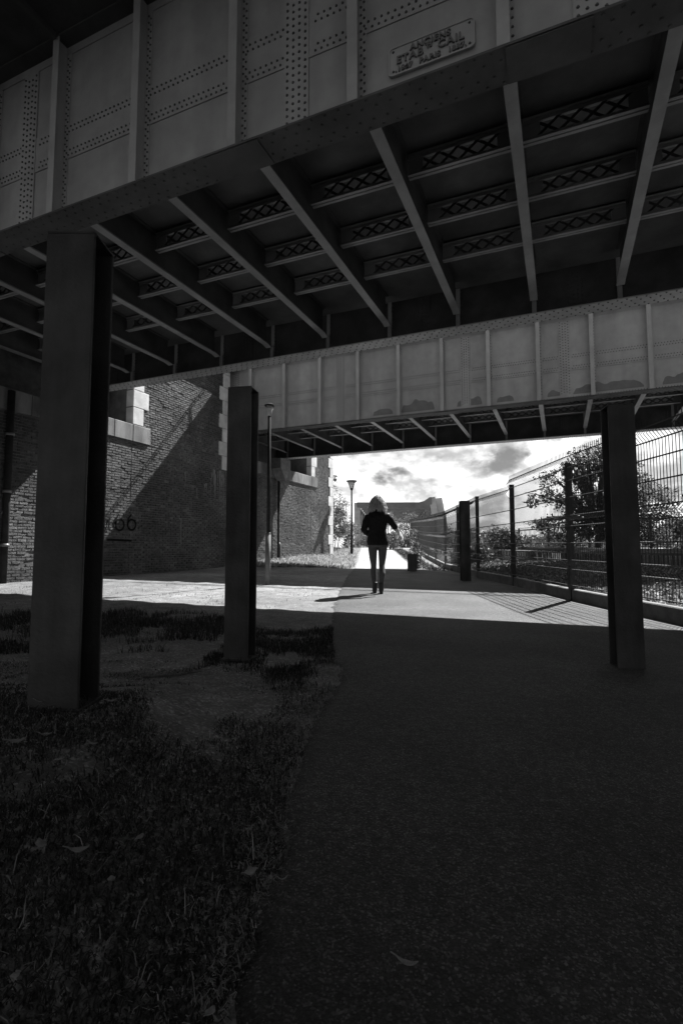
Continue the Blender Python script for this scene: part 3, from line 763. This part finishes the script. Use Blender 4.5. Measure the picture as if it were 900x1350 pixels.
def blades(name, label, X, Y, ln, m, width=.004, lean=.6, base=0.0):
    n = len(X); z = zg(X, Y)+base-.004; a = rng.uniform(0, 2*pi, n); d = np.stack([np.cos(a), np.sin(a), np.zeros(n)], -1)
    s = np.stack([-np.sin(a), np.cos(a), np.zeros(n)], -1); L = ln*(.5+rng.random(n)); le = lean*(.3+1.0*rng.random(n))
    P = np.stack([CG*X-SG*Y, SG*X+CG*Y, z], -1); w = width*(.7+.6*rng.random((n, 1)))
    up = np.array([[0, 0, 1.0]])
    m1 = P+up*(L*.5*np.cos(le*.5))[:, None]+d*(L*.5*np.sin(le*.5))[:, None]
    tp = m1+up*(L*.5*np.cos(le*1.5))[:, None]+d*(L*.5*np.sin(le*1.5))[:, None]
    V = np.stack([P-s*w*.5, P+s*w*.5, m1-s*w*.42, m1+s*w*.42, tp], 1).reshape(-1, 3)
    i = 5*np.arange(n)[:, None]; F = np.concatenate([i+np.array([[0, 1, 3]]), i+np.array([[0, 3, 2]]), i+np.array([[2, 3, 4]])], 0)
    o = link(name, npmesh(name, V, F, m)); return tag(o, label, kind='stuff')
def clump(n, X, Y, keep):                             # thin a uniform scatter with a noise field
    f = np.array([mnoise.fractal((x*2.2, y*2.2, 1.3), .8, 2.0, 3) for x, y in zip(X, Y)])
    return f > keep + rng.uniform(-.25, .25, len(X))
def grass():
    n = 105000
    Y = .55+3.2*rng.random(n)**1.25; X = rng.uniform(-1, 0, n)*(.62*Y+1.1)+.0
    k = (X < path_left(Y)+.035*np.sin(Y*19)*rng.random(n)+.01); X, Y = X[k], Y[k]
    k = clump(len(X), X, Y, np.where(Y > 2.35, -.1+.4*sstep(2.4, 3.4, Y), -.34)-.3*sstep(-.45, -.15, X-path_left(Y))-.16*sstep(2.3, 1.9, Y)); X, Y = X[k], Y[k]
    blades('grass', 'rough unmown grass in the left foreground', X, Y, np.where(Y < 2.4, .034, .024), M_blade, .0034, 1.7)
    n = 26000                                          # darker tufts behind the first post
    X = rng.uniform(-4.6, -1.1, n); Y = rng.uniform(4.0, 6.7, n); f = np.exp(-((Y-5.6+.25*X+.6)/.55)**2)
    k = clump(n, X, Y, .25-.75*f); X, Y = X[k], Y[k]; blades('grass', 'dark grass patch behind the first steel post', X, Y, .075, M_blade, .006, .9)
    n = 16000
    X = rng.uniform(-1.0, -.05, n); Y = rng.uniform(3.0, 5.3, n); k = clump(n, X, Y, .38-.55*np.exp(-((Y-4.4)/.55)**2)-.3*sstep(-.5, -.1, X)); X, Y = X[k], Y[k]
    k = X < path_left(Y)+.05; blades('grass', 'dark grass along the path edge under the bridge', X[k], Y[k], .05, M_blade, .005, 1.0)
    n = 6000; X = rng.uniform(-8.5, -.3, n); Y = rng.uniform(7, 11.5, n); k = clump(n, X, Y, .35); X, Y = X[k], Y[k]
    blades('grass', 'thin weeds on the sunlit dirt strip', X, Y, .04, M_blade, .006, 1.0)
    n = 24000; Y = 19+18*rng.random(n)**1.4; X = path_left(Y)-.05-rng.random(n)**.8*5.0
    k = clump(n, X, Y, -.15); X, Y = X[k], Y[k]; blades('grass', 'dry sunlit grass on the bank left of the path beyond the bridges', X, Y, .16, M_drygrass, .02, 1.3)
    n = 3500; Y = rng.uniform(17, 36, n); X = path_right(Y)+.1+rng.random(n)*.7
    blades('grass', 'weeds at the foot of the fence beyond the bridges', X, Y, .13, M_blade, .014, 1.0)
    # flattened straw and clippings, thickest along the path edge
    n = 4200; Y = .55+3.4*rng.random(n)**1.1; X = path_left(Y)+.02-np.abs(rng.normal(size=n))*.09
    n2 = 2600; Y2 = .55+2.6*rng.random(n2); X2 = rng.uniform(-1, 0, n2)*(.62*Y2+1.0)+path_left(Y2)
    X, Y = np.concatenate([X, X2]), np.concatenate([Y, Y2])
    blades('straw', 'dry straw and clippings along the ragged path edge', X, Y, .024, M_straw, .0022, 2.6, .012)
    n = 800; Y = .6+2.2*rng.random(n); X = rng.uniform(-1, 0, n)*(.62*Y+.9)+path_left(Y)
    blades('straw', 'long pale dead grass stalks in the left foreground', X, Y, .055, M_straw, .0022, 1.9, .015)
grass()
def litter():
    n = 5200; Y = 1.6+4.6*rng.random(n); X = path_left(Y)-rng.random(n)**.8*(.55*Y+.3)
    blades('litter', 'crumbs of dead grass and leaf litter on the bare dirt', X, Y, .016, M_straw, .006, 3.2, .006)
litter()
def grit():                                            # loose grit on path and dirt
    n = 5200; Y = .8+5.0*rng.random(n)**1.6; X = rng.uniform(-.5, 1, n)*(.72*Y+.15)
    X, Y = X[X < 3.3], Y[X < 3.3]; n = len(X)
    z = zg(X, Y)+.011; P = np.stack([CG*X-SG*Y, SG*X+CG*Y, z], -1); s = (.0009+.0032*rng.random((n, 1))**4)
    o8 = np.array([(1, 0, 0), (0, 1, 0), (-1, 0, 0), (0, -1, 0), (0, 0, .9)], float)
    V = (P[:, None, :]+o8[None]*s[:, None]*(.6+.8*rng.random((n, 5, 1)))).reshape(-1, 3); i = 5*np.arange(n)[:, None]
    F = np.concatenate([i+np.array([[a, b, 4]]) for a, b in ((0, 1), (1, 2), (2, 3), (3, 0))], 0)
    o = link('grit', npmesh('grit', V, F, M_conc)); tag(o, 'pale grit scattered on the asphalt', kind='stuff')
grit()
def dead_leaf(label, X, Y, size, rz, curl=.3, asp=.45, name='dead_leaf', zoff=.03, seed=0):
    n = 8; vs = []; R = random.Random(seed)
    for k in range(n+1):
        u = k/n; w = asp*math.sin(pi*min(1, u*.96+.02))**.8*(1+.18*R.uniform(-1, 1)); x = (u-.5)
        zc = curl*(u-.5)**2*1.6
        vs += [(x, -w/2, zc+curl*.35*abs(w)), (x, 0, zc), (x, w/2, zc+curl*.35*abs(w)+.03*R.uniform(-1, 1))]
    fs = []
    for k in range(n):
        for j in range(2): fs.append((3*k+j, 3*k+3+j, 3*k+4+j, 3*k+1+j))
    m = MB().add([(a*size, b*size, c*size) for a, b, c in vs], fs)
    o = m.build(name, M_leafd, None, True); o.location = W(X, Y, float(zg(X, Y))+zoff); o.rotation_euler = (R.uniform(-.25, .25), R.uniform(-.25, .25), YAW+rz)
    st = MB().tube([(-.5*size, 0, curl*.4*size), (-.78*size, .04*size, curl*.5*size)], .018*size+.0006, 5).build('stalk', M_leafd, o)
    so = o.modifiers.new('thickness', 'SOLIDIFY'); so.thickness = .0012
    return tag(o, label, 'leaf', 'dead leaves on the ground')
for i, (lab, X, Y, s, rz, asp, zo) in enumerate((
        ('large pale curled dead leaf in the grass at the lower left', -.60, 1.22, .085, .6, .36, .045), ('darker dead leaf just left of the large pale one', -.68, 1.21, .06, 2.4, .6, .04),
        ('crumpled leaf at the centre of a bright grass tuft', -.50, 1.33, .04, 1.1, .8, .045), ('small pair-like pale leaf below the bright tuft', -.50, 1.17, .04, 2.0, .7, .04),
        ('pale round leaf in the straw at the path edge', -.215, 1.277, .055, .4, .85, .035), ('narrow straw coloured leaf lying across the path edge', -.139, 1.277, .055, .75, .16, .02),
        ('slender pale leaf lying on the asphalt at the bottom', .126, 1.033, .085, -.5, .22, .016), ('wide grey leaf in the grass near the left edge', -1.0, 1.63, .10, .3, .6, .05),
        ('upright leaf beside the wide grey leaf', -.93, 1.66, .08, 1.0, .4, .06), ('single small leaf right of the grey leaves', -.80, 1.70, .055, .2, .6, .045),
        ('forked pale leaf at the foot of the nearest steel post', -.93, 2.13, .075, .5, .5, .03), ('long pale leaf heap on the dirt right of the nearest post', -.66, 2.16, .16, .5, .3, .03),
        ('crisp upright leaf at the bottom edge of the grass', -.215, .90, .04, 1.2, .8, .04), ('flat leaf in the grass left of the nearest post', -1.15, 2.0, .06, .3, .7, .045))):
    dead_leaf(lab, X, Y, s*.52, rz, .6, asp, 'dead_leaf', zo, i)
def twig():
    pts = [W(x, y, float(zg(x, y))+.012) for x, y in ((-1.24, 3.27), (-1.14, 3.32), (-1.02, 3.31), (-.9, 3.37))]
    o = MB().tube(pts, [.006, .008, .006, .003], 6).build('twig', M_bark, None, True)
    tag(o, 'thin dark twig on the bare dirt between the two left posts', 'twig')
twig()

# ------------------------------------------------------------------ distant truss bridge
def truss():
    t = thing('truss_bridge', 'distant steel truss railway bridge with overhead bracing', 'bridge', W(8.2, 80, 0), YAW)
    hw = 5.75; ztop = 7.7; dz = .10                     # slight skew: runs away to the left-centre
    def P(x, y, z): return (x+y*dz-0.0, y, z)
    for s, L0 in ((-1, 70), (1, 70)):
        m = MB().bar(P(s*hw, 0, ztop), P(s*hw, L0, ztop), .6, .55); m.build('top_chord', M_truss, t)
        m = MB().bar(P(s*hw, -9, 1.2), P(s*hw, L0, 1.2), .5, .6); m.build('bottom_chord', M_truss, t)
        if s < 0: MB().bar((s*hw, 0, ztop+.3), (s*hw, -2, .6), .9, .7, (0, 1, 0)).build('end_post', M_trussl, t)
        else:
            for (xa, xb, ya, zt_) in ((5.9, 7.0, .0, 8.9), (7.05, 8.25, .5, 8.8)): MB().bar((xa, ya, zt_), (xb, ya-1.5, .6), 1.0, .8, (0, 1, 0)).build('end_post', M_trussl, t)
        for k in range(14):
            y = 1+k*5
            MB().bar(P(s*hw, y, 1.4), P(s*hw, y, ztop-.3), .55, .55, (0, 1, 0)).build('vertical', M_truss, t)
            if k < 13: MB().bar(P(s*hw, y, 1.5 if k % 2 else ztop-.3), P(s*hw, y+5, ztop-.3 if k % 2 else 1.5), .3, .3, (1, 0, 0)).build('diagonal', M_truss, t)
    MB().bar(P(-hw, -.3, ztop), P(hw-1.5, -.3, ztop), .5, .9).build('portal_beam', M_truss, t)
    pr = [(hw-2.6, 7.3), (hw-.9, 7.1), (hw+.1, 6.4), (hw+.1, 8.95), (hw-.25, 8.95), (hw-1.1, 8.35), (hw-2.6, 7.95)]
    n = len(pr)
    MB().add([(x, -.6, z) for x, z in pr]+[(x, .2, z) for x, z in pr], [tuple(range(n)), tuple(range(n, 2*n))[::-1]]+[(k, (k+1) % n, n+(k+1) % n, n+k) for k in range(n)]).build('portal_bracket', M_truss, t)
    for k in range(12):
        MB().bar(P(-hw, 3.2+k*4.2, ztop), P(hw, 3.2+k*4.2, ztop), .5, .30).build('overhead_brace', M_truss, t)
    MB().box(-hw+.3, hw+4, 0, 70, .7, .95).build('deck', M_truss, t)
truss()

# ------------------------------------------------------------------ the walker
def fuse(name, m, parent, parts, vox=.011, it=6):
    """one continuous surface from overlapping lofts"""
    me = parts.mesh(name, m); tmp = bpy.data.objects.new('t', me); COL.objects.link(tmp)
    r = tmp.modifiers.new('r', 'REMESH'); r.mode = 'VOXEL'; r.voxel_size = vox
    s = tmp.modifiers.new('s', 'SMOOTH'); s.iterations = it; s.factor = .5
    out = bpy.data.meshes.new_from_object(tmp.evaluated_get(bpy.context.evaluated_depsgraph_get())); COL.objects.unlink(tmp); bpy.data.objects.remove(tmp)
    out.name = name; out.materials.clear(); out.materials.append(m); out.polygons.foreach_set('use_smooth', [True]*len(out.polygons))
    return link(name, out, parent)
def walker():
    X, Y = .635, 9.02; z = float(zg(X, Y))+.012
    # skeleton, facing +y, x to the right
    b = MB()
    b.loft([(0, 0, .80, .12, .09), (0, 0, .90, .165, .11), (0, 0, .98, .145, .10), (0, .0, 1.08, .115, .085), (0, .0, 1.20, .14, .095), (0, -.01, 1.32, .165, .10), (0, -.01, 1.39, .12, .075), (0, 0, 1.44, .055, .055)], 16)
    b.tube([(0, 0, 1.40), (0, .015, 1.52)], [.055, .05], 10)
    b.loft([(0, .03, 1.48, .035, .045), (0, .03, 1.52, .065, .08), (0, .025, 1.58, .075, .095), (0, .02, 1.65, .07, .09), (0, .015, 1.70, .035, .045)], 14)
    b.tube([(0, .11, 1.575), (0, .135, 1.56), (0, .115, 1.545)], [.012, .016, .012], 6)
    for s in (-1, 1): b.tube([(s*.075, .02, 1.60), (s*.085, .01, 1.585), (s*.076, .02, 1.55)], [.012, .018, .01], 6)
    for s in (-1, 1):
        f = .05 if s < 0 else -.06
        b.tube([(s*.088, 0, .90), (s*.088, .015, .70), (s*.073, .02+f*.3, .49), (s*.07, -.02+f, .34), (s*.056, -.03+f, .10)], [.08, .064, .046, .048, .032], 12)
        b.tube([(s*.052, -.05+f, .06), (s*.055, .03+f, .045), (s*.06, .14+f, .03)], [.035, .036, .022], 8)
    sh = {-1: [(-.155, -.01, 1.37), (-.235, -.05, 1.10), (-.12, .13, 1.02)], 1: [(.155, -.01, 1.37), (.285, -.06, 1.17), (.365, .02, 1.065)]}
    for s, (a, e, h) in sh.items(): b.tube([a, Vector(a).lerp(Vector(e), .5), e, Vector(e).lerp(Vector(h), .5), h], [.05, .045, .042, .04, .032], 10)
    def hand(base, fwd, side, up):
        base, fwd, side, up = map(Vector, (base, fwd, side, up))
        b.tube([base, base+fwd*.05, base+fwd*.09], [(.022, .03), (.016, .04), (.013, .036)], 8)
        for k, L in enumerate((.06, .072, .068, .052)):
            o = base+fwd*.085+side*(k-1.5)*.019
            b.tube([o, o+fwd*L*.5-up*.008, o+fwd*L-up*.03], [.0085, .008, .006], 6)
        o = base+fwd*.03-side*.033
        b.tube([o, o+fwd*.03-side*.025, o+fwd*.06-side*.028], [.011, .009, .007], 6)
    hand((-.12, .13, 1.02), (.6, .75, -.2), (-.6, .6, .3), (0, .2, 1))
    hand((.365, .02, 1.065), (.35, .15, -.9), (.85, -.3, .3), (.4, .6, .4))
    p = fuse('person', M_skin, None, b, .0085, 3); p.location = W(X, Y, z); p.rotation_euler = (0, 0, YAW-.03)
    tag(p, 'woman with blond hair, dark jacket and grey trousers walking away', 'person')
    j = MB()
    j.loft([(0, 0, .835, .182, .135), (0, 0, .90, .196, .137), (0, 0, 1.0, .175, .125), (0, 0, 1.10, .152, .115), (0, -.005, 1.22, .172, .12), (0, -.01, 1.31, .19, .12), (0, -.01, 1.375, .178, .105), (0, -.005, 1.415, .145, .085), (0, 0, 1.45, .09, .07), (0, .005, 1.475, .065, .06)], 20)
    j.tube([(-.15, -.01, 1.35), (-.205, -.03, 1.24), (-.245, -.05, 1.10), (-.20, .03, 1.06), (-.15, .105, 1.03)], [.068, .066, .058, .052, .045], 12)
    j.tube([(.15, -.01, 1.35), (.23, -.035, 1.27), (.292, -.06, 1.165), (.305, -.03, 1.135)], [.068, .066, .058, .056], 12)
    fuse('jacket', M_jacket, p, j, .012, 4)
    q = MB()
    q.loft([(0, 0, .80, .15, .115), (0, 0, .86, .175, .128), (0, 0, .93, .17, .12), (0, 0, .97, .16, .11)], 18)
    for s in (-1, 1):
        f = .05 if s < 0 else -.06
        q.tube([(s*.088, 0, .90), (s*.088, .012, .78), (s*.081, .016, .62), (s*.071, .02+f*.3, .49), (s*.072, -.02+f, .34), (s*.058, -.03+f, .15)], [.09, .082, .068, .052, .056, .04], 12)
    fuse('trousers', M_jeans, p, q, .011, 3)
    for s in (-1, 1):
        f = .05 if s < 0 else -.06; k = MB()
        k.tube([(s*.053, -.03+f, .19), (s*.053, -.032+f, .12), (s*.053, -.035+f, .05)], [.052, .047, .046], 10)
        k.tube([(s*.053, -.07+f, .035), (s*.055, .0+f, .045), (s*.058, .08+f, .04), (s*.06, .16+f, .028)], [.032, .042, .042, .026], 10)
        k.box(s*.053-.03, s*.053+.03, -.085+f, -.035+f, 0, .05)
        fuse('boot', M_boot, p, k, .009, 3)
    # shoulder length tousled hair
    prof = [(1.465, .085), (1.49, .122), (1.53, .135), (1.58, .127), (1.63, .108), (1.67, .085), (1.70, .055), (1.718, .025)]
    h = MB().loft([(0, -.015, z, r*.92, r*.85) for z, r in prof], 18)
    hair = fuse('hair', M_hair, p, h, .014, 2)
    st = MB(); R = random.Random(3)
    for k in range(760):
        a = R.uniform(0, 2*pi); zz = R.uniform(1.50, 1.72); r = float(np.interp(zz, [q[0] for q in prof], [q[1] for q in prof]))
        o = Vector((math.cos(a)*r, -.015+math.sin(a)*r*.93, zz)); out = Vector((math.cos(a), math.sin(a), 0))
        if out.y > .6 and zz < 1.64: continue
        L = R.uniform(.05, .11); sw = R.uniform(-.02, .02)
        m1 = o+out*R.uniform(.006, .022)+Vector((-out.y*sw, out.x*sw, -L*.35)); m2 = m1+out*R.uniform(-.002, .02)+Vector((out.y*sw, -out.x*sw, -L*.4)); e = m2+out*R.uniform(-.012, .02)-Vector((0, 0, L*.3))
        st.tube([o, m1, m2, e], [.005, .006, .005, .0015], 5, False)
    st.build('curls', M_hair, hair, True)
walker()
def clutch():
    z = float(zg(.635, 9.02))+.012
    o = MB().loft([(0, 0, -.085, .022, .016), (0, 0, -.06, .042, .022), (0, 0, .05, .046, .024), (0, 0, .075, .034, .016)], 14).build('handbag', M_pale, None, True)
    o.location = W(.635, 9.02, z) + Matrix.Rotation(YAW-.03, 3, 'Z') @ Vector((.395, .05, 1.0)); o.rotation_euler = (.1, -.55, YAW)
    tag(o, 'small pale bag held at the right side of the walking woman', 'bag')
    MB().tube([(-.03, 0, .07), (-.012, 0, .105), (.015, 0, .105), (.03, 0, .07)], .004, 5).build('strap', M_pale, o)
clutch()
